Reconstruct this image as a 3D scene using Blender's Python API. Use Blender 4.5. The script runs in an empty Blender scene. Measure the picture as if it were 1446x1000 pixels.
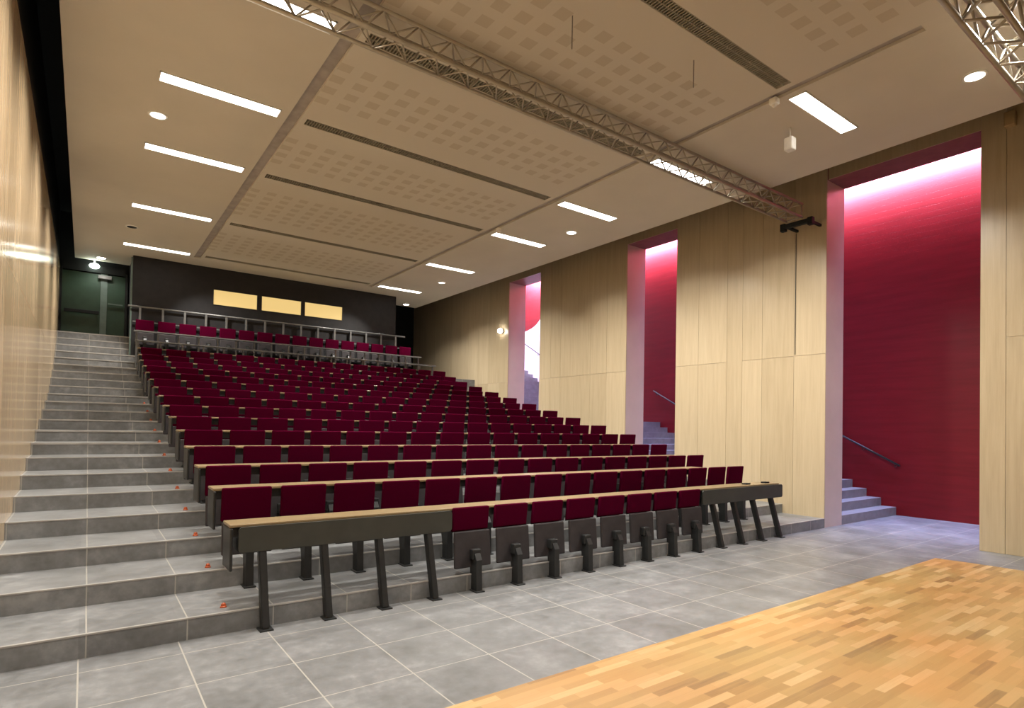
import bpy, bmesh, math, random
from mathutils import Vector, Matrix
random.seed(7)
SC = bpy.context.scene
COL = SC.collection
# ------------------------------------------------------------------ camera
F = 825.67; V0 = 590.4; YAW = .6295; ROLL = .0177; PITCH = .0163; EYE = 1.5963
s, c = math.sin(YAW), math.cos(YAW)
fw = Vector((s, c, 0)); rt = Vector((c, -s, 0)); up = Vector((0, 0, 1))
fw2 = fw*math.cos(PITCH) + up*math.sin(PITCH)
up2 = up*math.cos(PITCH) - fw*math.sin(PITCH)
RX = rt*math.cos(ROLL) + up2*math.sin(ROLL)
UX = up2*math.cos(ROLL) - rt*math.sin(ROLL)
cd = bpy.data.cameras.new('camera'); cam = bpy.data.objects.new('camera', cd); COL.objects.link(cam)
cam.matrix_world = Matrix(((RX.x, UX.x, -fw2.x, 0), (RX.y, UX.y, -fw2.y, 0), (RX.z, UX.z, -fw2.z, EYE), (0, 0, 0, 1)))
cd.sensor_fit = 'HORIZONTAL'; cd.sensor_width = 36; cd.lens = 36*F/1446
cd.shift_x = math.sin(ROLL)*(V0-500)/1446; cd.shift_y = math.cos(ROLL)*(V0-500)/1446
cd.clip_start = .02; cd.clip_end = 100
SC.camera = cam
# ------------------------------------------------------------------ light and exposure
W = bpy.data.worlds.new('world'); SC.world = W; W.use_nodes = True
W.node_tree.nodes['Background'].inputs[0].default_value = (1, .9, .8, 1)
W.node_tree.nodes['Background'].inputs[1].default_value = .02
SC.view_settings.view_transform = 'Standard'; SC.view_settings.look = 'None'
SC.view_settings.gamma = 1; SC.view_settings.use_curve_mapping = False
SC.view_settings.exposure = 0.0
PANEL = 9.0      # ceiling light panels
SPOT = 25.0       # downlights
BEAM = 52.0     # watts of each louvred ceiling panel
BEAM_SPREAD = 100
WARM = (1.0, .955, .885)
def arealight(name, loc, size, power, color, rot=(0, 0, 0)):
    d = bpy.data.lights.new(name, 'AREA'); d.shape = 'RECTANGLE'; d.size, d.size_y = size
    d.energy = power; d.color = color
    o = bpy.data.objects.new(name, d); o.location = loc; o.rotation_euler = rot; COL.objects.link(o)
    return o
arealight('stair_strip_light', (12.30, 7.2, 7.10), (.12, 20.0), 2100, (.86, .68, 1.0), (0, math.radians(-66), 0)).data.spread = math.radians(108)
arealight('stair_landing_light', (11.9, 17.2, 7.5), (1.8, 3.4), 620, (.80, .72, 1.0))
arealight('stair_ceiling_light', (11.7, 9.5, 7.6), (.8, 19.0), 600, (.42, .50, 1.0)).data.spread = math.radians(62)
# ------------------------------------------------------------------ node helpers
def mat(name, col=(.5, .5, .5), rough=.5, metal=0, spec=.5, emit=None, strength=0):
    m = bpy.data.materials.new(name); m.use_nodes = True
    b = m.node_tree.nodes['Principled BSDF']
    b.inputs['Base Color'].default_value = (*col, 1); b.inputs['Roughness'].default_value = rough
    b.inputs['Metallic'].default_value = metal; b.inputs['Specular IOR Level'].default_value = spec
    if emit:
        b.inputs['Emission Color'].default_value = (*emit, 1); b.inputs['Emission Strength'].default_value = strength
    return m
class N:
    def __init__(s, m): s.m = m; s.t = m.node_tree; s.b = s.t.nodes['Principled BSDF']
    def new(s, k, **kw):
        n = s.t.nodes.new(k)
        for a, v in kw.items(): setattr(n, a, v)
        return n
    def l(s, a, b): s.t.links.new(a, b)
    def math(s, op, a, b=None, c=None):
        n = s.new('ShaderNodeMath', operation=op)
        for i, v in enumerate((a, b, c)):
            if v is None: continue
            if isinstance(v, (int, float)): n.inputs[i].default_value = v
            else: s.l(v, n.inputs[i])
        return n.outputs[0]
    def coord(s, scale=(1, 1, 1), loc=(0, 0, 0)):
        tc = s.new('ShaderNodeTexCoord'); mp = s.new('ShaderNodeMapping')
        mp.inputs['Scale'].default_value = scale; mp.inputs['Location'].default_value = loc
        s.l(tc.outputs['Object'], mp.inputs[0]); return mp.outputs[0]
    def noise(s, vec, scale=5, detail=4, rough=.5):
        n = s.new('ShaderNodeTexNoise'); n.inputs['Scale'].default_value = scale
        n.inputs['Detail'].default_value = detail; n.inputs['Roughness'].default_value = rough
        s.l(vec, n.inputs['Vector']); return n.outputs['Fac']
    def ramp(s, fac, stops):
        n = s.new('ShaderNodeValToRGB'); e = n.color_ramp.elements
        while len(e) < len(stops): e.new(.5)
        for x, (p, col) in zip(e, stops): x.position = p; x.color = (*col, 1)
        s.l(fac, n.inputs[0]); return n.outputs[0]
    def mix(s, fac, a, b, mode='MIX'):
        n = s.new('ShaderNodeMix', data_type='RGBA', blend_type=mode)
        for i, v in ((0, fac), (6, a), (7, b)):
            if isinstance(v, (int, float)): n.inputs[i].default_value = v
            elif isinstance(v, tuple): n.inputs[i].default_value = (*v, 1)
            else: s.l(v, n.inputs[i])
        return n.outputs[2]
    def bump(s, h, st=.2, d=.01):
        n = s.new('ShaderNodeBump'); n.inputs['Strength'].default_value = st; n.inputs['Distance'].default_value = d
        s.l(h, n.inputs['Height']); s.l(n.outputs[0], s.b.inputs['Normal'])
    def col(s, v): s.l(v, s.b.inputs['Base Color'])
M = {}
def line_mask(n, x, pitch, off, w):
    f = n.math('FRACT', n.math('DIVIDE', n.math('SUBTRACT', x, off - w/2), pitch))
    return n.math('LESS_THAN', f, w/pitch)
def tile_mat(name, offx, offy, liney):
    m = mat(name, rough=.42, spec=.4); n = N(m)
    v = n.coord(); sp = n.new('ShaderNodeSeparateXYZ'); n.l(v, sp.inputs[0])
    g = line_mask(n, sp.outputs[0], .5835 if liney else .6, offx, .009)
    if liney: g = n.math('MAXIMUM', g, line_mask(n, sp.outputs[1], .5835, offy, .008))
    a = n.noise(v, 2.2, 6, .6); b = n.noise(v, 14, 4, .6)
    base = n.ramp(n.math('ADD', n.math('MULTIPLY', a, .65), n.math('MULTIPLY', b, .35)),
                  [(.34, (.145, .147, .142)), (.52, (.212, .216, .218)), (.68, (.315, .32, .32))])
    # a different tone for each tile
    cx = n.math('FLOOR', n.math('DIVIDE', sp.outputs[0], .5835)); cy = n.math('FLOOR', n.math('DIVIDE', sp.outputs[1], .5835))
    wn = n.new('ShaderNodeTexWhiteNoise'); cb = n.new('ShaderNodeCombineXYZ'); n.l(cx, cb.inputs[0]); n.l(cy, cb.inputs[1]); n.l(cb.outputs[0], wn.inputs['Vector'])
    tone = n.ramp(wn.outputs['Value'], [(0, (.88, .88, .88)), (1, (1.06, 1.06, 1.06))])
    base = n.mix(1.0, base, tone, 'MULTIPLY')
    n.col(n.mix(g, base, (.40, .385, .345)))
    n.l(n.ramp(b, [(.3, (.33,)*3), (.7, (.5,)*3)]), n.b.inputs['Roughness'])
    n.bump(b, .08, .004); return m
M['floor_tile'] = tile_mat('grey_stone_floor_tile', .002, 4.004, True)
M['stair_tile'] = tile_mat('grey_stone_stair_tile', .042, 0, False)
def parquet():
    m = mat('strip_parquet', rough=.33, spec=.45); n = N(m); v = n.coord()
    bt = n.new('ShaderNodeTexBrick'); bt.offset = .37; bt.offset_frequency = 2
    for k, val in (('Scale', 1), ('Mortar Size', .0012), ('Mortar Smooth', .1), ('Brick Width', .40), ('Row Height', .062), ('Bias', 0)):
        bt.inputs[k].default_value = val
    bt.inputs['Color1'].default_value = (0, 0, 0, 1); bt.inputs['Color2'].default_value = (1, 1, 1, 1); bt.inputs['Mortar'].default_value = (.4, .4, .4, 1)
    n.l(v, bt.inputs['Vector'])
    g = n.noise(n.coord((3, 46, 1)), 1.0, 5, .6)
    f = n.math('ADD', n.math('MULTIPLY', bt.outputs['Color'], .72), n.math('MULTIPLY', g, .28))
    base = n.ramp(f, [(.04, (.20, .12, .06)), (.22, (.38, .235, .09)), (.5, (.47, .30, .12)), (.72, (.53, .33, .145)), (.92, (.62, .44, .225))])
    tint = n.ramp(n.noise(v, .9, 2, .5), [(.35, (1.05, .93, .82)), (.65, (.95, 1.02, 1.0))])
    n.col(n.mix(1.0, base, tint, 'MULTIPLY')); n.bump(bt.outputs['Fac'], .15, .002); return m
M['parquet'] = parquet()
def wood_panel(name, cols, rough, spec=.4, lo=.82):
    m = mat(name, rough=rough, spec=spec); n = N(m)
    oi = n.new('ShaderNodeObjectInfo'); tc = n.new('ShaderNodeTexCoord'); vm = n.new('ShaderNodeVectorMath', operation='ADD')
    cb = n.new('ShaderNodeCombineXYZ'); k = n.math('MULTIPLY', oi.outputs['Random'], 37.0)
    for i in range(3): n.l(k, cb.inputs[i])
    n.l(tc.outputs['Object'], vm.inputs[0]); n.l(cb.outputs[0], vm.inputs[1])
    mp = n.new('ShaderNodeMapping'); mp.inputs['Scale'].default_value = (9, 9, .55); n.l(vm.outputs[0], mp.inputs[0])
    a = n.noise(mp.outputs[0], 1.6, 6, .6)
    mp2 = n.new('ShaderNodeMapping'); mp2.inputs['Scale'].default_value = (60, 60, 1.6); n.l(vm.outputs[0], mp2.inputs[0])
    b = n.noise(mp2.outputs[0], 1.5, 3, .6)
    f = n.math('ADD', n.math('MULTIPLY', a, .7), n.math('MULTIPLY', b, .3))
    base = n.ramp(f, [(.33, cols[0]), (.5, cols[1]), (.68, cols[2])])
    tone = n.ramp(oi.outputs['Random'], [(0, (lo, lo*.985, lo*.96)), (1, (1.05, 1.05, 1.06))])
    n.col(n.mix(1.0, base, tone, 'MULTIPLY')); n.bump(b, .05, .002); return m
M['oak'] = wood_panel('pale_oak_veneer_panel', ((.46, .365, .232), (.51, .41, .264), (.555, .455, .30)), .33, .45, .88)
M['oak_gloss'] = wood_panel('lacquered_oak_veneer_panel', ((.36, .25, .14), (.54, .40, .24), (.66, .51, .33)), .16, .5)
def desk_wood():
    m = mat('desk_top_wood', rough=.3); n = N(m); a = n.noise(n.coord((1.2, 26, 8)), 2, 5, .6)
    n.col(n.ramp(a, [(.3, (.23, .165, .085)), (.7, (.36, .27, .15))])); return m
M['desk_wood'] = desk_wood()
def red_wall():
    m = mat('deep_red_boarding', rough=.42, spec=.3); n = N(m); v = n.coord()
    sp = n.new('ShaderNodeSeparateXYZ'); n.l(v, sp.inputs[0])
    wv = n.noise(n.coord((.5, .7, 7)), 1.4, 4, .55)
    n.col(n.ramp(wv, [(.3, (.130, .0030, .0055)), (.7, (.170, .0052, .0095))]))
    j = line_mask(n, sp.outputs[2], .12, 0, .008)
    n.bump(n.math('SUBTRACT', n.math('MULTIPLY', wv, .5), j), .25, .006); return m
M['red'] = red_wall()
def flat(name, col, rough=.5, metal=0, spec=.5, vary=.12, sc=6):
    m = mat(name, col, rough, metal, spec); n = N(m); a = n.noise(n.coord(), sc, 4, .55)
    lo = tuple(x*(1-vary) for x in col); hi = tuple(min(1, x*(1+vary)) for x in col)
    n.col(n.ramp(a, [(.35, lo), (.65, hi)])); return m
M['raft'] = flat('warm_beige_ceiling_paint', (.57, .52, .43), .75, 0, .2, .03, 1)
def perf(name, half):
    m = mat(name, rough=.75, spec=.2); n = N(m); v = n.coord(); sp = n.new('ShaderNodeSeparateXYZ'); n.l(v, sp.inputs[0])
    P = .267
    def sq(x):
        f = n.math('ABSOLUTE', n.math('SUBTRACT', n.math('FRACT', n.math('DIVIDE', x, P)), .5)); return n.math('GREATER_THAN', f, .225)
    def sq2(x):
        f = n.math('ABSOLUTE', n.math('SUBTRACT', n.math('FRACT', n.math('DIVIDE', x, P)), .5)); return n.math('LESS_THAN', f, .275)
    mk = n.math('MULTIPLY', sq(sp.outputs[0]), sq2(sp.outputs[1]))
    mk = n.math('MULTIPLY', mk, n.math('LESS_THAN', n.math('ABSOLUTE', sp.outputs[1]), half))
    mk = n.math('MULTIPLY', mk, n.math('LESS_THAN', n.math('ABSOLUTE', n.math('ADD', sp.outputs[0], -.02)), 1.98))
    n.col(n.mix(mk, (.57, .52, .43), (.49, .43, .335))); return m
M['perf4'] = perf('perforated_ceiling_board', .53); M['perf6'] = perf('perforated_ceiling_board_wide', .80)
M['slot'] = flat('grey_brown_ceiling_slot', (.36, .32, .29), .6)
M['vent'] = flat('dark_vent_backing', (.035, .03, .022), .8)
M['slat'] = flat('bronze_vent_slat', (.26, .235, .17), .5)
M['plain_stone'] = flat('plain_grey_stone', (.25, .25, .255), .45)
M['nosing'] = flat('stone_edge_highlight', (.40, .385, .36), .35)  # pale edge strip; the highlight along each tread edge is put into its colour
M['black'] = flat('matt_black_paint', (.012, .013, .013), .7, 0, .25)
M['charcoal'] = flat('charcoal_wall_paint', (.020, .019, .020), .65, 0, .3)
M['green'] = flat('dark_green_door_paint', (.018, .045, .026), .45)
M['greenlight'] = flat('pale_green_door_post', (.10, .14, .12), .4)
M['steel_dark'] = flat('dark_grey_powder_coat', (.021, .022, .022), .42, .1, .5, .1, 20)
M['modesty'] = flat('olive_grey_front_panel', (.044, .046, .038), .5, 0, .5, .12, 5)
M['pan'] = flat('grey_plywood_seat_shell', (.040, .035, .037), .55, 0, .3, .15, 9)
M['rail'] = flat('grey_painted_rail', (.17, .17, .165), .4, .3)
M['truss'] = flat('dull_aluminium_tube', (.40, .36, .29), .38, .55, .5, .1, 8)
M['rod'] = flat('grey_steel_rod', (.25, .22, .2), .4, .6)
def fabric():
    m = mat('burgundy_wool_upholstery', rough=1.0, spec=.03); n = N(m); a = n.noise(n.coord(), 160, 3, .7)
    n.b.inputs['Sheen Weight'].default_value = .0; n.b.inputs['Sheen Tint'].default_value = (.8, .2, .4, 1)
    n.col(n.ramp(a, [(.3, (.050, .0004, .0105)), (.7, (.078, .0006, .017))])); n.bump(a, .3, .002); return m
M['fabric'] = fabric()
M['lamp'] = mat('lit_white_diffuser', (.9, .9, .88), .4, emit=WARM, strength=PANEL)
M['spot'] = mat('lit_downlight_glass', (.9, .9, .88), .3, emit=WARM, strength=SPOT)
M['spotdim'] = mat('softly_lit_downlight', (.9, .9, .88), .3, emit=WARM, strength=3)
M['exit'] = mat('lit_white_lamp', (.9, .9, .9), .3, emit=(.85, 1, .85), strength=20)
M['white'] = flat('white_plastic', (.78, .76, .70), .4)
M['tan'] = flat('tan_plastic', (.42, .30, .15), .5)
M['glow'] = mat('lit_projection_room_glass', (.2, .15, .08), .35, emit=(1.0, .70, .26), strength=.80)
M['jamb'] = flat('pale_painted_reveal', (.60, .50, .44), .4, 0, .5, .04, 2)
M['soffit'] = flat('dull_red_painted_soffit', (.22, .085, .08), .5)
M['lilac'] = flat('white_painted_corridor_wall', (.80, .76, .80), .6)
M['orange'] = flat('orange_plastic', (.50, .10, .03), .5)
M['corridor'] = flat('corridor_ceiling_paint', (.7, .66, .68), .7)
# ------------------------------------------------------------------ mesh helpers
def link(name, bm, m, parent=None, smooth=False, loc=None):
    bmesh.ops.recalc_face_normals(bm, faces=bm.faces)
    me = bpy.data.meshes.new(name); bm.to_mesh(me); bm.free()
    if smooth:
        for p in me.polygons: p.use_smooth = True
    o = bpy.data.objects.new(name, me); COL.objects.link(o)
    for x in (m if isinstance(m, (list, tuple)) else [m]): me.materials.append(x)
    if parent: o.parent = parent
    if loc: o.location = loc
    return o
def nb(): return bmesh.new()
def bx(bm, x0, x1, y0, y1, z0, z1, bev=0, seg=2):
    r = bmesh.ops.create_cube(bm, size=1); vs = r['verts']
    for v in vs: v.co = Vector(((x0+x1)/2 + v.co.x*(x1-x0), (y0+y1)/2 + v.co.y*(y1-y0), (z0+z1)/2 + v.co.z*(z1-z0)))
    if bev:
        es = {e for v in vs for e in v.link_edges}
        bmesh.ops.bevel(bm, geom=list(es), offset=bev, segments=seg, affect='EDGES', profile=.5)
    return bm
def tube(bm, a, b, r, n=10, r2=None):
    a, b = Vector(a), Vector(b); d = b-a
    R = d.to_track_quat('Z', 'Y').to_matrix().to_4x4()
    bmesh.ops.create_cone(bm, cap_ends=True, segments=n, radius1=r, radius2=r if r2 is None else r2, depth=d.length, matrix=Matrix.Translation((a+b)/2) @ R)
    return bm
def bar(bm, a, b, w, h, bev=0):
    """rectangular bar from a to b, w across X, h across the other way"""
    a, b = Vector(a), Vector(b); d = b-a; z = d.normalized(); x = Vector((1, 0, 0)); x = (x - z*x.dot(z)).normalized(); y = z.cross(x)
    r = bmesh.ops.create_cube(bm, size=1); vs = r['verts']
    for v in vs: v.co = (a+b)/2 + x*v.co.x*w + y*v.co.y*h + z*v.co.z*d.length
    if bev: bmesh.ops.bevel(bm, geom=list({e for v in vs for e in v.link_edges}), offset=bev, segments=2, affect='EDGES')
    return bm
def prism(bm, pts, axis, t0, t1):
    """extrude a 2D outline (list of pairs) along an axis; axis 0: pairs are y,z  axis 1: x,z  axis 2: x,y"""
    def p(a, b, t): return {0: (t, a, b), 1: (a, t, b), 2: (a, b, t)}[axis]
    A = [bm.verts.new(p(a, b, t0)) for a, b in pts]; B = [bm.verts.new(p(a, b, t1)) for a, b in pts]
    bm.faces.new(A); bm.faces.new(B[::-1]); k = len(pts)
    for i in range(k): bm.faces.new((A[i], B[i], B[(i+1) % k], A[(i+1) % k]))
    return bm
def empty(name, loc=(0, 0, 0)):
    o = bpy.data.objects.new(name, None); o.location = loc; o.empty_display_size = .1; COL.objects.link(o); return o
def tag(o, label, cat, group=None):
    o['label'] = label; o['category'] = cat
    if group: o['group'] = group
    return o
def struct(name, bm, m, label=None, parent=None, **k):
    o = link(name, bm, m, parent, **k)
    if not parent: o['kind'] = 'structure'
    if label: o['label'] = label
    return o
ORD = ['first', 'second', 'third', 'fourth', 'fifth', 'sixth', 'seventh', 'eighth', 'ninth', 'tenth', 'eleventh', 'twelfth',
       'thirteenth', 'fourteenth', 'fifteenth', 'sixteenth', 'seventeenth', 'eighteenth', 'nineteenth', 'twentieth', 'twenty-first', 'twenty-second', 'twenty-third']
# ------------------------------------------------------------------ dimensions
T = .736; R = .16; Y0 = 4.853; ZC = 5.496
XL = -.57; XR = 10.1; XIN = 10.72; XRED = 13.0; YB = 17.7; YBOOTH = 16.35; YF = -4.0; XB0, XB1 = .83, 7.53
# ------------------------------------------------------------------ floor
bm = nb(); bx(bm, XL, XRED, YF, Y0+.02, -.15, 0)
struct('floor', bm, M['floor_tile'], 'grey stone tiled floor with pale joints')
bm = nb(); prism(bm, [(XL+.9, YF+.3), (9.32, YF+.3), (8.98, 2.30), (8.90, 2.87), (1.0, 2.885), (XL+.9, 2.885)], 2, .0005, .012)
struct('floor_stage', bm, M['parquet'], 'orange strip parquet stage floor in the foreground')
# ------------------------------------------------------------------ tiers and aisle stairs
KT = 13
bm = nb()
prof = [(Y0, -.1)]
for k in range(1, KT+1): prof += [(Y0+(k-1)*T, (k-1)*R if k > 1 else 0), (Y0+(k-1)*T, k*R)]
prof = [(Y0, -.1)]
for k in range(1, KT+1): prof += [(Y0+(k-1)*T, max(0, (k-1)*R)), (Y0+(k-1)*T, k*R)]
prof = [p for i, p in enumerate(prof) if i == 0 or p != prof[i-1]]
# aisle profile continues with half treads to the landing
noses = [14.25, 14.70, 15.15, 15.60, 16.00, 16.32, 16.62, 16.90, 17.12]
aisle = list(prof); z = KT*R
for i, y in enumerate(noses): aisle += [(y, z), (y, z+.175)]; z += .175
ZL = z
aisle += [(YB, ZL), (YB, -.1)]
XA = .955
prism(bm, aisle, 0, XL, XA)
struct('floor_aisle_stairs', bm, M['stair_tile'], 'grey stone aisle stairs climbing beside the left wood wall')
UP = [(Y0+(KT-1)*T, KT*R), (14.22, 2.14), (14.68, 2.34), (15.08, 2.56), (15.51, 2.82), (15.87, 3.10)]
tiers = list(prof)
for i in range(1, len(UP)): tiers += [(UP[i][0], UP[i-1][1]), (UP[i][0], UP[i][1])]
tiers += [(YBOOTH, UP[-1][1]), (YBOOTH, -.1)]
bm = nb(); prism(bm, tiers, 0, XA, XB1)
struct('floor_seating_tiers', bm, M['stair_tile'], 'grey stone tiers carrying the rows of seats')
t2 = tiers[:-2] + [(20.3, UP[-1][1]), (20.3, -.1)]
bm = nb(); prism(bm, t2, 0, XB1, XR+.004)
struct('floor_side_tiers', bm, M['stair_tile'], 'grey stone tiers beside the right wood wall')
def nosing_highlights(x0, x1, lst, name):
    for i, (y, z) in enumerate(lst):
        a, b = (.003, .010) if z < 8*R else (.006, .022)
        bm = nb(); bx(bm, x0, x1, y-a, y+.02, z-b, z+.002, .001); o = link(name, bm, M['nosing']); o['kind'] = 'structure'
nosing_highlights(XL+.002, XR-.004, [(Y0+(k-1)*T, k*R) for k in range(1, KT+1)], 'trim_nosing_highlight')
nosing_highlights(XL+.002, XA, [(y, KT*R+.175*(i+1)) for i, y in enumerate(noses)], 'trim_nosing_highlight')
for k in range(1, 13):
    y = Y0+(k-1)*T+.14; z = k*R
    bm = nb(); bmesh.ops.create_cone(bm, cap_ends=True, segments=14, radius1=.026, radius2=.020, depth=.012, matrix=Matrix.Translation((0, 0, .006)))
    bmesh.ops.create_uvsphere(bm, u_segments=12, v_segments=8, radius=.018, matrix=Matrix.Translation((0, 0, .018)) @ Matrix.Scale(.8, 4, (0, 1, 0)))
    o = link('step_marker', bm, M['orange'], None, True, loc=(.905, y, z))
    tag(o, 'small orange marker on the %s stair tread from the bottom, at the seats' % ORD[k-1], 'step marker', 'orange markers on the aisle stairs')
# ------------------------------------------------------------------ left wall
bm = nb(); bx(bm, XL-.3, XL-.021, YF, YB+.3, -.1, 6.8)
WL = struct('wall_left', bm, M['black'], 'left wall, black above tall lacquered oak panels')
ys = [YF]; 
while ys[-1] < YB-.4: ys.append(ys[-1] + random.choice((.6, .6, 1.2, .9)))
ys[-1] = YB
for i in range(len(ys)-1):
    for (z0, z1) in ((0, 2.945), (2.945, 5.28)):
        bm = nb(); bx(bm, -.02, 0, -(ys[i+1]-ys[i])/2+.002, (ys[i+1]-ys[i])/2-.002, 0, z1-z0-.004)
        zz = z0
        link('wall_panel', bm, M['oak_gloss'], WL, loc=(XL, (ys[i]+ys[i+1])/2, zz+.002))
# ------------------------------------------------------------------ right wall: piers between three tall openings
HEAD = 5.90
OPEN = [(2.745, 4.83), (7.965, 9.375), (12.58, 14.06)]
def pier(name, y0, y1, zb, label):
    bm = nb(); bx(bm, XR+.018, XIN, y0, y1, zb, 7.2)
    w = struct(name, bm, M['jamb'], label)
    # veneer panels on the room face
    y = y0
    edges = [y0]
    fixed = [f for f in (6.745, 6.41, 6.007, 5.405, 10.006, 10.566, 11.69, 2.46, 7.4, 12.1) if y0+.2 < f < y1-.2]
    if fixed: edges += sorted(fixed)
    else:
        while edges[-1] < y1-.9: edges.append(edges[-1]+random.choice((.6, .6, .45, .75)))
    edges.append(y1)
    for a, b in zip(edges, edges[1:]):
        zs = ((zb, 2.945), (2.945, 6.6)) if (b-a) > .38 else ((zb, 6.6),)
        for z0, z1 in zs:
            bm = nb(); bx(bm, 0, .016, -(b-a)/2+.0025, (b-a)/2-.0025, .0025, z1-z0-.0025)
            link('wall_panel', bm, M['oak'], w, loc=(XR, (a+b)/2, z0))
    return w
pier('wall_right_near', YF, OPEN[0][0], 0, 'pale oak panelled wall at the right edge')
pier('wall_right_front', OPEN[0][1]+.025, OPEN[1][0], .0, 'pale oak panelled wall between the first two openings')
pier('wall_right_middle', OPEN[1][1], OPEN[2][0], .0, 'pale oak panelled wall between the far two openings')
pier('wall_right_far', OPEN[2][1], 20.3, .0, 'pale oak panelled wall behind the last opening')
for i, (a, b) in enumerate(OPEN):
    bm = nb(); bx(bm, XR+.018, XIN, a-.001, b+.026, HEAD, 7.2)
    w = struct('trim_%d' % (i+1), bm, M['soffit'], 'head of the tall opening, %s from the camera' % ORD[i])
    bm = nb(); bx(bm, 0, .016, -(b-a)/2, (b-a)/2, 0, .7); link('wall_panel', bm, M['oak'], w, loc=(XR, (a+b)/2, HEAD))
# ------------------------------------------------------------------ stair corridor behind the openings
bm = nb(); bx(bm, XRED, XRED+.2, YF, 16.02, -.1, 7.7)
# upper red part carries on past the white part, closing it with a round lower edge
pts = [(16.02, 7.7), (16.02, 5.75)] + [(16.02 + .06 + 1.15*(1-math.cos(t)), 5.75 - .62*math.sin(t)) for t in [i*math.pi/12 for i in range(1, 12)]] + [(18.4, 5.75), (20.3, 5.75), (20.3, 7.7)]
prism(bm, pts, 0, XRED, XRED+.2)
struct('wall_corridor_red', bm, M['red'], 'deep red wall of the side staircase, washed with light from above')
bm = nb(); bx(bm, XRED+.01, XRED+.2, 16.02, 20.3, -.1, 5.74)
struct('wall_corridor_white', bm, M['lilac'], 'white end of the side staircase wall')
bm = nb(); bx(bm, XIN-.3, XRED+.2, 20.3, 20.5, -.1, 7.7); struct('wall_corridor_end', bm, M['lilac'], 'white wall at the top of the side staircase')
bm = nb(); bx(bm, XIN-.62, XRED+.2, YF, 20.5, 7.7, 7.8); struct('ceiling_corridor', bm, M['corridor'])
def flight(pts0):
    bm = nb(); prism(bm, pts0, 0, XIN, XRED-.004); return bm
def steps(y, z, n, t, r):
    o = []
    for i in range(n): o += [(y+i*t, z+i*r), (y+i*t, z+(i+1)*r)]
    return o
pf = [(4.86, -.1)] + steps(4.86, 0, 5, .272, .16)
pf += steps(9.22, .8, 7, .255, .1457) + steps(13.75, 1.82, 12, .28, .155) + [(20.3, 1.82+12*.155), (20.3, -.1)]
bm = flight(pf); struct('floor_corridor_stairs', bm, M['plain_stone'], 'grey stone side staircase against the red wall')
hr = empty('handrail', (XRED, 4.8, 0)); hr['label'] = ''
def rail_piece(p0, p1, label):
    o = empty('handrail', (XRED, p0[0], 0))
    bm = nb(); tube(bm, (-.07, 0, p0[1]), (-.07, p1[0]-p0[0], p1[1]), .021, 12); link('rail_bar', bm, M['steel_dark'], o, True)
    for t in (.06, .5, .94):
        y = (p1[0]-p0[0])*t; z = p0[1]+(p1[1]-p0[1])*t
        bm = nb(); tube(bm, (-.07, y, z-.02), (-.07, y, z-.07), .008, 8); tube(bm, (-.07, y, z-.07), (0.0, y, z-.07), .008, 8); link('bracket', bm, M['steel_dark'], o)
    tag(o, label, 'handrail', 'handrails on the red staircase wall')
bpy.data.objects.remove(hr)
rail_piece((4.78, .98), (6.15, 1.70), 'dark handrail on red wall above the lowest steps, nearest opening')
rail_piece((9.3, 1.84), (10.95, 2.70), 'handrail on red wall seen through the middle opening')
rail_piece((15.2, 3.72), (17.2, 4.78), 'handrail on white wall seen through the farthest opening')
# ------------------------------------------------------------------ back: projection booth and door recess
bm = nb()
zw0, zw1 = 4.56, 4.965
wins = [(2.54, 3.60), (3.69, 4.735), (4.81, 5.89)]
bx(bm, XB0, XB1, YBOOTH, YBOOTH+.15, 0, zw0); bx(bm, XB0, XB1, YBOOTH, YBOOTH+.15, zw1, 6.6)
xs = [XB0] + [x for w in wins for x in w] + [XB1]
for a, b in zip(xs[::2], xs[1::2]): bx(bm, a, b, YBOOTH, YBOOTH+.15, zw0, zw1)
bx(bm, XB0, XB0+.15, YBOOTH+.15, YB, 0, 6.6); bx(bm, XB1-.15, XB1, YBOOTH+.15, 20.3, 0, 6.6)
struct('wall_booth', bm, M['charcoal'], 'charcoal projection booth wall behind the last row')
for i, (a, b) in enumerate(wins):
    bm = nb(); bx(bm, a-.0, b, YBOOTH+.02, YBOOTH+.05, zw0, zw1)
    o = struct('window_%d' % (i+1), bm, M['glow'], 'glowing amber projection booth window, %s from the left' % ORD[i])
    bm = nb()
    for q in ((a, a+.015, zw0, zw1), (b-.015, b, zw0, zw1), (a, b, zw0, zw0+.015), (a, b, zw1-.015, zw1)): bx(bm, q[0], q[1], YBOOTH-.01, YBOOTH+.02, q[2], q[3])
    link('window_frame', bm, M['steel_dark'], o)
bm = nb(); bx(bm, XB0-.035, XB0-.003, YBOOTH-.01, YBOOTH+.05, UP[-1][1], 5.45); struct('trim_4', bm, M['greenlight'], 'pale vertical corner strip of the booth wall')
bm = nb(); bx(bm, XL-.3, XB0+.15, YB, YB+.2, -.1, 6.8); struct('wall_back_left', bm, M['black'], 'black wall around the dark green double door')
bm = nb(); bx(bm, XB1-.15, XR+.62, 20.3, 20.5, -.1, 7.2); struct('wall_back_right', bm, M['black'], 'black wall beyond the right end of the booth')
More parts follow.
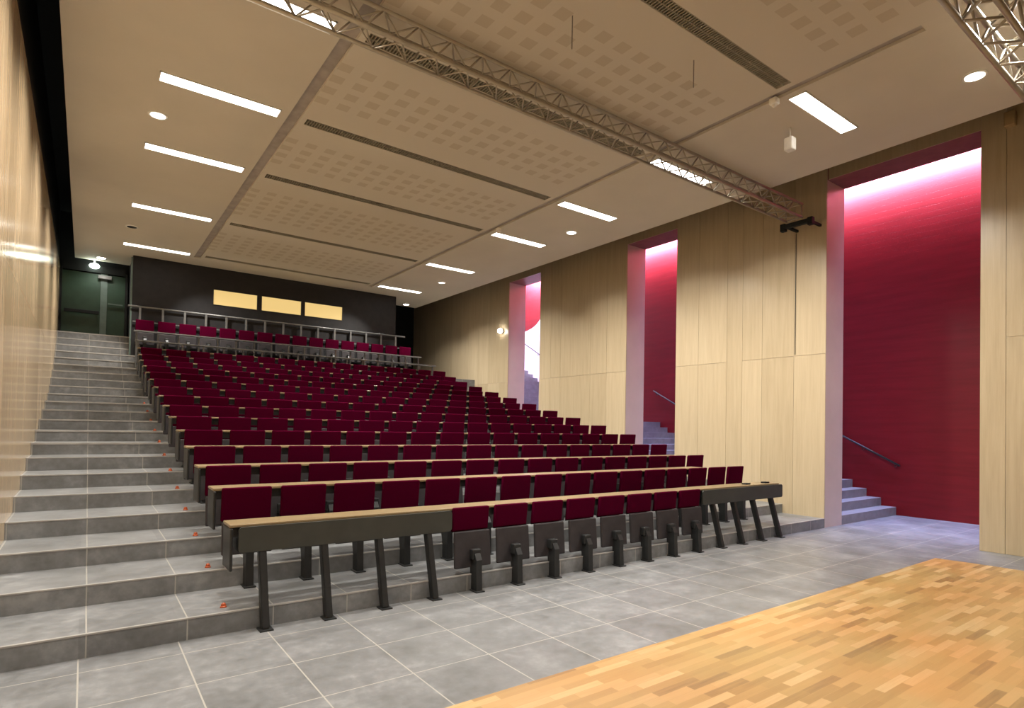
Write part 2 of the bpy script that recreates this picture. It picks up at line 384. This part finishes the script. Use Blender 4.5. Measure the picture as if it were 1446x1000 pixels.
# door
d = empty('door_1', ((XL+XB0)/2, YB, ZL)); d['kind'] = 'structure'; d['label'] = 'dark green double door at the top of the aisle stairs'
dz = ZL
def dpart(name, x0, x1, y0, y1, z0, z1, m, par=d, bev=0):
    bm = nb(); bx(bm, x0-d.location.x, x1-d.location.x, y0-YB, y1-YB, z0-dz, z1-dz, bev); return link(name, bm, m, par)
l1 = dpart('door_leaf', XL+.05, .235, YB-.06, YB-.001, ZL, 5.20, M['green']); l2 = dpart('door_leaf', .375, XB0-.09, YB-.06, YB-.001, ZL, 5.20, M['green'])
dpart('center_post', .238, .372, YB-.075, YB-.001, ZL, 5.22, M['greenlight'])
dpart('door_frame', XL+.004, XL+.048, YB-.09, YB-.001, ZL, 5.28, M['black']); dpart('door_frame', XB0-.088, XB0-.03, YB-.09, YB-.001, ZL, 5.28, M['black'])
dpart('door_header', XL+.05, XB0-.09, YB-.09, YB-.001, 5.225, 5.40, M['black'])
pb = dpart('panic_bar', -.47, .22, YB-.17, YB-.12, 4.19, 4.27, M['black'], d, .01)
dpart('bar_end', -.46, -.40, YB-.12, YB-.06, 4.20, 4.26, M['black']); dpart('bar_end', .14, .20, YB-.12, YB-.06, 4.20, 4.26, M['black'])
dpart('push_rail', .39, .70, YB-.13, YB-.10, 4.47, 4.50, M['greenlight']); dpart('door_closer', .18, .46, YB-.15, YB-.062, 5.08, 5.17, M['rail'], d, .01)
# exit lamp above the door
o = empty('emergency_lamp', (.10, 17.55, 5.43)); 
bm = nb(); bmesh.ops.create_uvsphere(bm, u_segments=20, v_segments=12, radius=.105, matrix=Matrix.Translation((0, 0, -.06)) @ Matrix.Scale(.62, 4, (0, 0, 1))); link('lamp_body', bm, M['exit'], o, True)
bm = nb(); bx(bm, -.02, .02, -.02, .02, -.02, .066); link('lamp_bracket', bm, M['white'], o)
tag(o, 'bright white emergency lamp just above the dark green door', 'lamp')
# ------------------------------------------------------------------ ceiling
RX0, RX1, RY0, RY1 = -.285, 8.76, YF+.2, 17.5
bm = nb(); bx(bm, XL-.3, XR+.1, YF, 20.4, 6.62, 6.8); struct('ceiling_void', bm, M['black'], 'black soffit above the suspended ceiling')
SL0, SL1, SR0, SR1 = 1.99, 2.135, 6.345, 6.465
ROWY = [1.42, 3.50, 5.60, 7.65, 9.71, 12.50, 15.36]
ZT = ZC+.10
bm = nb()
bx(bm, RX0, SL0, RY0, RY1, ZC, ZT); bx(bm, SR1, RX1, RY0, RY1, ZC, ZT)
bx(bm, SL0, SR1, 15.62, RY1, ZC, ZT)
bx(bm, SR0, SR1, RY0, 2.19, ZC, ZT)
CE = struct('ceiling', bm, M['raft'], 'warm beige suspended ceiling with slots, vents and perforated boards')
VW = .088
bounds = [RY0] + [y for r in ROWY for y in (r-VW, r+VW)] + [15.62]
for i in range(0, len(bounds), 2):
    a, b = bounds[i], bounds[i+1]
    cyy = (a+b)/2; mm = M['perf4'] if b-a < 2.3 else M['perf6']
    if i == 0: cyy = 0.30
    if i == len(bounds)-2: mm = M['raft']
    bm = nb(); bx(bm, SL1-4.082, SR0-4.082, a-cyy, b-cyy, 0, .1)
    link('perforated_board', bm, mm, CE, loc=(4.082, cyy, ZC))
for r in ROWY:
    bm = nb(); bx(bm, SL1, SL1+.075, r-VW, r+VW, ZC, ZT); bx(bm, SR0-.075, SR0, r-VW, r+VW, ZC, ZT); link('ceiling_strip', bm, M['raft'], CE)
bm = nb(); bx(bm, SL0, SL1, RY0, 15.62, ZC+.035, ZT); bx(bm, SR0, SR1, 2.19, 15.62, ZC+.035, ZT)
link('ceiling_slot', bm, M['slot'], CE)
for i, r in enumerate(ROWY):
    if i == 0: continue
    o = empty('ceiling_vent', (4.24, r, ZC))
    x0, x1 = SL1+.078-4.24, SR0-.078-4.24
    bm = nb(); bx(bm, x0, x1, -VW+.002, VW-.002, .06, .08); link('vent_backing', bm, M['vent'], o)
    bm = nb(); x = x0+.03
    while x < x1-.02: bx(bm, x-.006, x+.006, -VW+.012, VW-.012, .003, .045); x += .034
    link('grille', bm, M['slat'], o)
    bm = nb()
    for q in ((x0, x1, -VW+.002, -VW+.012), (x0, x1, VW-.012, VW-.002), (x0, x1, -.004, .004)): bx(bm, q[0], q[1], q[2], q[3], .002, .05)
    link('vent_frame', bm, M['slat'], o)
    tag(o, 'long dark slotted ceiling vent, %s from the camera' % ORD[i-1], 'vent', 'ceiling vents across the middle bay')
# light panels
def panel(x0, x1, y, label):
    o = empty('ceiling_light', ((x0+x1)/2, y, ZC)); h = (x1-x0)/2; w = .108
    bm = nb(); bx(bm, -h+.012, h-.012, -w+.012, w-.012, -.010, -.002); link('diffuser', bm, M['lamp'], o)
    bm = nb()
    for q in ((-h, h, -w, -w+.012), (-h, h, w-.012, w), (-h, -h+.012, -w, w), (h-.012, h, -w, w)): bx(bm, q[0], q[1], q[2], q[3], -.014, -.001)
    link('frame', bm, M['white'], o)
    for sgn in (-1, 1):      # double louvre throwing light to both sides
        a = arealight('panel_beam', (sgn*.34, 0, -.095), (.34, 2*w-.03), BEAM, WARM, (0, math.radians(-28*sgn), 0)); a.data.spread = math.radians(BEAM_SPREAD); a.parent = o
    tag(o, label, 'ceiling light', 'long white ceiling lights')
LR = [1.42, 3.50, 5.66, 7.64, 9.70, 12.50, 15.36]  # nearest pair and next left panel are unseen, added to light the stage
lf = {1.42: 'unseen ceiling light beside the left slot, added to brighten the stage', 3.50: 'unseen ceiling light on the left, added to light the stage edge',
      5.66: 'long white ceiling light on the left, partly behind the truss', 7.64: 'long ceiling light in the left bay, first beyond the truss',
      9.70: 'long ceiling light in the left bay, second beyond the truss', 12.5: 'long ceiling light in the left bay, third beyond the truss',
      15.36: 'long ceiling light in the left bay, farthest, near the booth'}
rf = {1.42: 'unseen ceiling light in the right bay, added to brighten the parquet', 3.50: 'brightest ceiling light panel in the right bay, nearest in view',
      5.66: 'ceiling light in the right bay crossed by the truss', 7.64: 'ceiling light in the right bay, first beyond the truss',
      9.70: 'ceiling light in the right bay, second beyond the truss', 12.5: 'ceiling light in the right bay, third beyond the truss',
      15.36: 'ceiling light in the right bay, farthest, near the booth'}
for y in LR:
    panel(.585, 1.885, y, lf[y]); panel(6.545, 7.845, y if y > 6 else (5.62 if y > 5 else y), rf[y])
def downlight(x, y, m, label, power=0):
    o = empty('downlight', (x, y, ZC))
    bm = nb(); bmesh.ops.create_cone(bm, cap_ends=True, segments=24, radius1=.085, radius2=.085, depth=.006, matrix=Matrix.Translation((0, 0, -.009))); link('lens', bm, m, o)
    bm = nb()
    pts = []
    for r0, z0 in ((.088, -.001), (.088, -.012), (.094, -.016), (.112, -.010), (.114, -.001)): pts.append((r0, z0))
    k = 24; vs = [[bm.verts.new((r0*math.cos(2*math.pi*j/k), r0*math.sin(2*math.pi*j/k), z0)) for j in range(k)] for r0, z0 in pts]
    for a, b in zip(vs, vs[1:]):
        for j in range(k): bm.faces.new((a[j], a[(j+1) % k], b[(j+1) % k], b[j]))
    link('trim_ring', bm, M['white'], o, True)
    tag(o, label, 'downlight', 'round ceiling downlights')
    if power:
        d = bpy.data.lights.new('downlight_beam', 'SPOT'); d.energy = power; d.color = WARM; d.spot_size = math.radians(135); d.spot_blend = .5; d.shadow_soft_size = .06
        l = bpy.data.objects.new('downlight_beam', d); l.parent = o; l.location = (0, 0, -.03); COL.objects.link(l)
downlight(7.70, 2.15, M['spot'], 'bright round downlight near the truss at top right', 60)
downlight(.66, 8.65, M['spotdim'], 'dim round downlight between two left ceiling lights')
downlight(.67, 13.96, M['black'], 'unlit dark round downlight in the left bay')
downlight(.225, 17.10, M['spot'], 'bright round downlight above the landing by the door', 45)
downlight(8.25, 17.15, M['spot'], 'bright round downlight at the far right ceiling corner', 130)
downlight(7.73, 13.91, M['spotdim'], 'small dim downlight in the right bay, far one', 70)
downlight(7.72, 8.67, M['spot'], 'small lit downlight in the right bay, middle of the ceiling')
def ceilbox(x, y, label):
    bm = nb(); bx(bm, -.045, .045, -.045, .045, -.075, -.001, .012); bx(bm, -.02, .02, -.02, .02, -.10, -.07, .006)
    tag(link('ceiling_sensor', bm, M['white'], None, loc=(x, y, ZC)), label, 'sensor', 'white ceiling sensors')
ceilbox(6.42, 3.70, 'small white ceiling sensor beside the brightest ceiling light')
ceilbox(6.46, 9.39, 'small white ceiling sensor on the right slot, farther away')
o = empty('pendant_box', (7.2, 3.93, ZC))
bm = nb(); tube(bm, (0, 0, -.001), (0, 0, -.14), .009); link('rod', bm, M['white'], o)
bm = nb(); bx(bm, -.055, .055, -.055, .055, -.30, -.135, .014); link('housing', bm, M['white'], o)
tag(o, 'small white box hanging on a rod below the right ceiling', 'pendant')
for (x, y, ln, lb) in ((5.09, 3.83, .29, 'thin dark rod hanging from the perforated ceiling, right of the other'), (3.63, 4.11, .32, 'thin dark rod hanging from the ceiling at the top edge')):
    bm = nb(); tube(bm, (0, 0, -.001), (0, 0, -ln), .005, 8)
    tag(link('hanging_rod', bm, M['rod'], None, loc=(x, y, ZC)), lb, 'rod')
# ------------------------------------------------------------------ trusses
def truss(x0, x1, ya, yb, za, zb, name_label, cell=.36, r=.021, rl=.009):
    o = empty('lighting_truss', (x0, (ya+yb)/2, (za+zb)/2)); cy, cz = (ya+yb)/2, (za+zb)/2
    L = x1-x0; cs = [(ya-cy, za-cz), (yb-cy, za-cz), (yb-cy, zb-cz), (ya-cy, zb-cz)]
    for (y, z) in cs:
        bm = nb(); tube(bm, (0, y, z), (L, y, z), r, 12); link('chord', bm, M['truss'], o, True)
    n = int(L/cell)
    for i in range(4):
        a, b = cs[i], cs[(i+1) % 4]; bm = nb(); off = .5*cell*(i % 2)
        for k in range(n):
            xa = off+k*cell; xm = xa+cell/2; xe = xa+cell
            if xe > L: break
            tube(bm, (xa, a[0], a[1]), (xm, b[0], b[1]), rl, 8); tube(bm, (xm, b[0], b[1]), (xe, a[0], a[1]), rl, 8)
        link('lacing', bm, M['truss'], o, True)
    for xe in (.02, L-.02):
        bm = nb()
        for i in range(4): tube(bm, (xe, *cs[i]), (xe, *cs[(i+1) % 4]), rl*1.3, 8)
        link('end_frame', bm, M['truss'], o, True)
    tag(o, name_label, 'truss', 'aluminium trusses under the ceiling'); return o
truss(XL+.01, 9.62, 5.03, 5.30, 5.20, 5.42, 'long aluminium box truss crossing the room under the ceiling')
truss(1.2, XR-.01, 1.40, 1.65, 4.90, 5.15, 'bright aluminium box truss at the top right corner', .46, .024, .012)
o = empty('truss_bracket', (9.86, 5.16, 5.15))
bm = nb(); bx(bm, -.20, -.12, -.26, .26, -.045, .03, .01); link('cross_bar', bm, M['black'], o)
for y in (-.235, .235):
    bm = nb(); bx(bm, -.205, -.115, y-.045, y+.045, -.085, .045, .012); link('clamp', bm, M['black'], o)
for y in (-.2, .2):
    bm = nb(); bx(bm, -.12, .238, y-.02, y+.02, -.02, .02); link('arm', bm, M['black'], o)
tag(o, 'black bracket holding the truss end to the right wall', 'bracket')
bm = nb(); tube(bm, (0, 0, 0), (0, 0, -2.15), .006, 8)
tag(link('cable', bm, M['steel_dark'], None, loc=(XR-.008, 5.38, 5.12)), 'thin dark cable running down the oak wall below the bracket', 'cable')
# wall fittings
bm = nb(); bx(bm, -.10, -.001, -.06, .06, -.10, .10, .012)
tag(link('wall_box', bm, M['tan'], None, loc=(XR, 2.41, 5.90)), 'small tan box high on the oak wall at far right', 'wall box')
o = empty('wall_lamp', (XR, 14.36, 4.49))
bm = nb(); tube(bm, (-.001, 0, 0), (-.05, 0, 0), .07, 20); link('lamp_base', bm, M['white'], o, True)
bm = nb(); bmesh.ops.create_uvsphere(bm, u_segments=20, v_segments=12, radius=.075, matrix=Matrix.Translation((-.10, 0, 0))); link('lamp_globe', bm, M['spot'], o, True)
tag(o, 'small round lit lamp on the oak wall beside the farthest opening', 'wall lamp')
# ------------------------------------------------------------------ room behind the camera
bm = nb(); bx(bm, XL-.3, XRED+.2, YF-.2, YF, -.1, 7.8); struct('wall_front', bm, M['lilac'], 'plain wall behind the stage')
# ------------------------------------------------------------------ desks and seats
# row -> (Y of desk rear edge, desk top height, left end, right end of seats)
ROWS = {}
zt = [.80, 1.015, 1.165, 1.33, 1.50, 1.665, 1.825, 1.985, 2.15, 2.315, 2.48, 2.65, 2.82]
xl = [.928, .925, .907, .90, .895, .89, .882, .878, .872, .868, .865, .861, .858]
xr = [8.93, 9.00, 8.93, 8.84, 8.80, 8.73, 8.69, 8.67, 8.64, 8.61, 8.57, 8.55, 8.54]
for i in range(13): ROWS[i+1] = (5.222+i*T, zt[i], xl[i], xr[i], i*R)
ROWS[14] = (14.70, 3.00, .875, 8.60, 2.14)
ROWS[15] = (15.13, 3.185, .88, 8.50, 2.34)
ROWS[16] = (15.50, 3.40, .86, 8.40, 2.56)
ROWS[17] = (15.86, 3.66, .85, 8.10, 2.82)
ROWS[18] = (16.16, 3.95, .84, 7.95, 3.10)
def make_seat(h, front):
    """origin on the tread under the seat; back top at height h; the seat faces -Y"""
    o = empty('folding_seat', (0, 0, 0))
    bt = h + .004
    bm = nb(); bh = .235 if front else .30
    bx(bm, -.207, .207, -.022, .026, bt-bh, bt, .014, 3)
    # lean the back a little
    for v in bm.verts: v.co.y += (v.co.z-bt)*-.10 - .0
    link('backrest', bm, M['fabric'], o, False)
    bm = nb(); bx(bm, -.19, .19, .027, .036, bt-.25, bt-.03, .003)
    for v in bm.verts: v.co.y += (v.co.z-bt)*-.10
    link('back_shell', bm, M['steel_dark'], o)
    # tipped up seat pan, wider at the bottom edge
    bm = nb(); bx(bm, -.207, .207, -.050, -.014, bt-.585, bt-bh+.003, .014, 3)
    for v in bm.verts:
        v.co.y += (v.co.z-(bt-.4))*.08
        v.co.x *= 1 + .05*(bt-.3-v.co.z)
    link('seat_pan', bm, M['pan'], o)
    # pedestal: foot plate, curved post, arm up to the desk
    bm = nb(); bx(bm, -.05, .05, -.20, -.02, 0, .012, .003)
    w = .032
    prism(bm, [(-.175, .01), (-.055, .01), (-.050, .20), (-.02, .30), (.10, bt-.36), (.10, bt-.27), (.03, bt-.27), (-.06, bt-.42), (-.13, bt-.44), (-.165, bt-.50), (-.165, .20)], 0, -w, w)
    link('pedestal', bm, M['steel_dark'], o)
    bm = nb(); bx(bm, -.05, .05, -.125, -.055, bt-.50, bt-.40, .01)
    link('hinge', bm, M['steel_dark'], o)
    return o
protoA = make_seat(.80, True); protoB = make_seat(.855, False)
used = set()
def copy_tree(o):
    c2 = o.copy(); COL.objects.link(c2)
    for ch in list(o.children):
        d2 = ch.copy(); COL.objects.link(d2); d2.parent = c2
    return c2
def place_seat(proto, x, y, z, sx, label, group):
    o = proto if proto.name not in used else copy_tree(proto)
    used.add(proto.name)
    o.location = (x, y, z); o.scale = (sx, 1, 1)
    tag(o, label, 'seat', group)
def desk(i, x0, x1, legs_at, front_panels=(), gaps=False):
    y, zt, _, _, zb = ROWS[i]
    dp = .275 if i < 14 else .20
    o = empty('long_desk', (x0, y, zb)); L = x1-x0; h = zt-zb
    bm = nb(); bx(bm, 0, L, -dp, 0, h-.024, h, .006); link('desk_top', bm, M['desk_wood'], o)
    bm = nb(); bx(bm, .02, L-.02, -dp+.02, -.02, h-.10, h-.026); link('desk_tray', bm, M['steel_dark'], o)
    bm = nb(); bx(bm, 0.0, .022, -dp-.02, -.005, h-.36, h-.026, .01); link('end_panel', bm, M['steel_dark'], o)
    for x in legs_at:
        bm = nb(); bar(bm, (x-x0, -.44, .004), (x-x0, -.245, h-.09), .058, .07, .006); bx(bm, x-x0-.05, x-x0+.05, -.50, -.38, 0, .010); link('leg', bm, M['steel_dark'], o)
    for a, b in front_panels:
        bm = nb()
        rr = .03; pts = []
        for cx, cz, t0 in ((b-x0-rr, h-.018-rr, 0), (a-x0+rr, h-.018-rr, 90), (a-x0+rr, h-.215+rr, 180), (b-x0-rr, h-.215+rr, 270)):
            for j in range(5): t = math.radians(t0+22.5*j); pts.append((cx+rr*math.cos(t), cz+rr*math.sin(t)))
        prism(bm, pts, 1, -dp-.045, -dp-.021)
        link('modesty_panel', bm, M['modesty'], o)
        bm = nb(); bx(bm, a-x0+.01, b-x0-.01, -dp-.02, -.01, h-.215, h-.10); link('book_shelf', bm, M['steel_dark'], o)
    return o
# front row
y1, z1, _, _, _ = ROWS[1]
P1 = .4943
o = desk(1, .928, 8.84, [1.165+P1*k for k in (0, 1, 2, 3, 12, 13, 14, 15)], [(.985, 2.89), (6.84, 8.86)])
tag(o, 'front row long wooden desk with dark front panels at both ends', 'desk', 'long desks in front of the seat rows')
for x in (8.10, 8.62):
    bm = nb(); bx(bm, x-.06-.928, x+.06-.928, -.21, -.13, z1, z1+.02, .006); link('socket_box', bm, M['black'], o)
for k in range(8):
    place_seat(protoA, 3.12+P1*k, 4.925, 0, 1, 'burgundy folding seat in the front row, %s from the left' % ORD[k], 'front row seats')
GROUP = 'burgundy folding seats on the tiers'
for i in range(2, 19):
    y, zt_, a, b, zb = ROWS[i]
    n = 16; p = (b-a-.02)/n; sx = p/.5
    if i in (16, 17):
        # rail-like desks on posts, no seats in front
        o = empty('bar_desk', (a, y, zb)); h = zt_-zb; L = b-a
        bm = nb(); bx(bm, 0, L, -.14, 0, h-.028, h, .004); link('desk_top', bm, M['rail'], o)
        for k in range(18):
            bm = nb(); bx(bm, .06+k*(L-.12)/17-.018, .06+k*(L-.12)/17+.018, -.06, -.02, 0, h-.028); link('post', bm, M['rail'], o)
        tag(o, 'grey bar desk on posts, %s row from the back' % ('second' if i == 17 else 'third'), 'desk', 'bar desks near the back')
        continue
    cut = {2: 2, 3: 1}.get(i, 1)
    if i != 18:
        o = desk(i, a, b-p*cut-.02, [a+p*(n-.35)] if False else [])
        tag(o, 'long wooden desk of the %s row, counted from the front' % ORD[i-1], 'desk', 'long desks in front of the seat rows')
    dp = .275 if i < 14 else .20
    for k in range(n):
        x = a+.02+p*(k+.5)
        q = protoB if abs((zt_-zb)-.855) < .5 else protoB
        place_seat(q, x, (y-dp-.035) if i < 18 else 16.07, zt_-.855, sx, 'burgundy folding seat, %s from the left aisle in the %s row' % (ORD[k], ORD[i-1]), GROUP)
# guard rail behind the last row
o = empty('guard_rail', (.75, 16.30, 3.10))
bm = nb(); tube(bm, (0, -.02, 1.19), (7.06, -.02, 1.19), .021, 10); link('top_rail', bm, M['rail'], o, True)
for k in range(15):
    x = .24+.4655*k; bm = nb(); bx(bm, x-.022, x+.022, -.035, .005, 0, 1.18); link('post', bm, M['rail'], o)
bm = nb(); bx(bm, .1, 7.0, -.03, 0, .82, .85); link('lower_rail', bm, M['rail'], o)
tag(o, 'grey metal guard rail behind the last row of seats', 'railing')
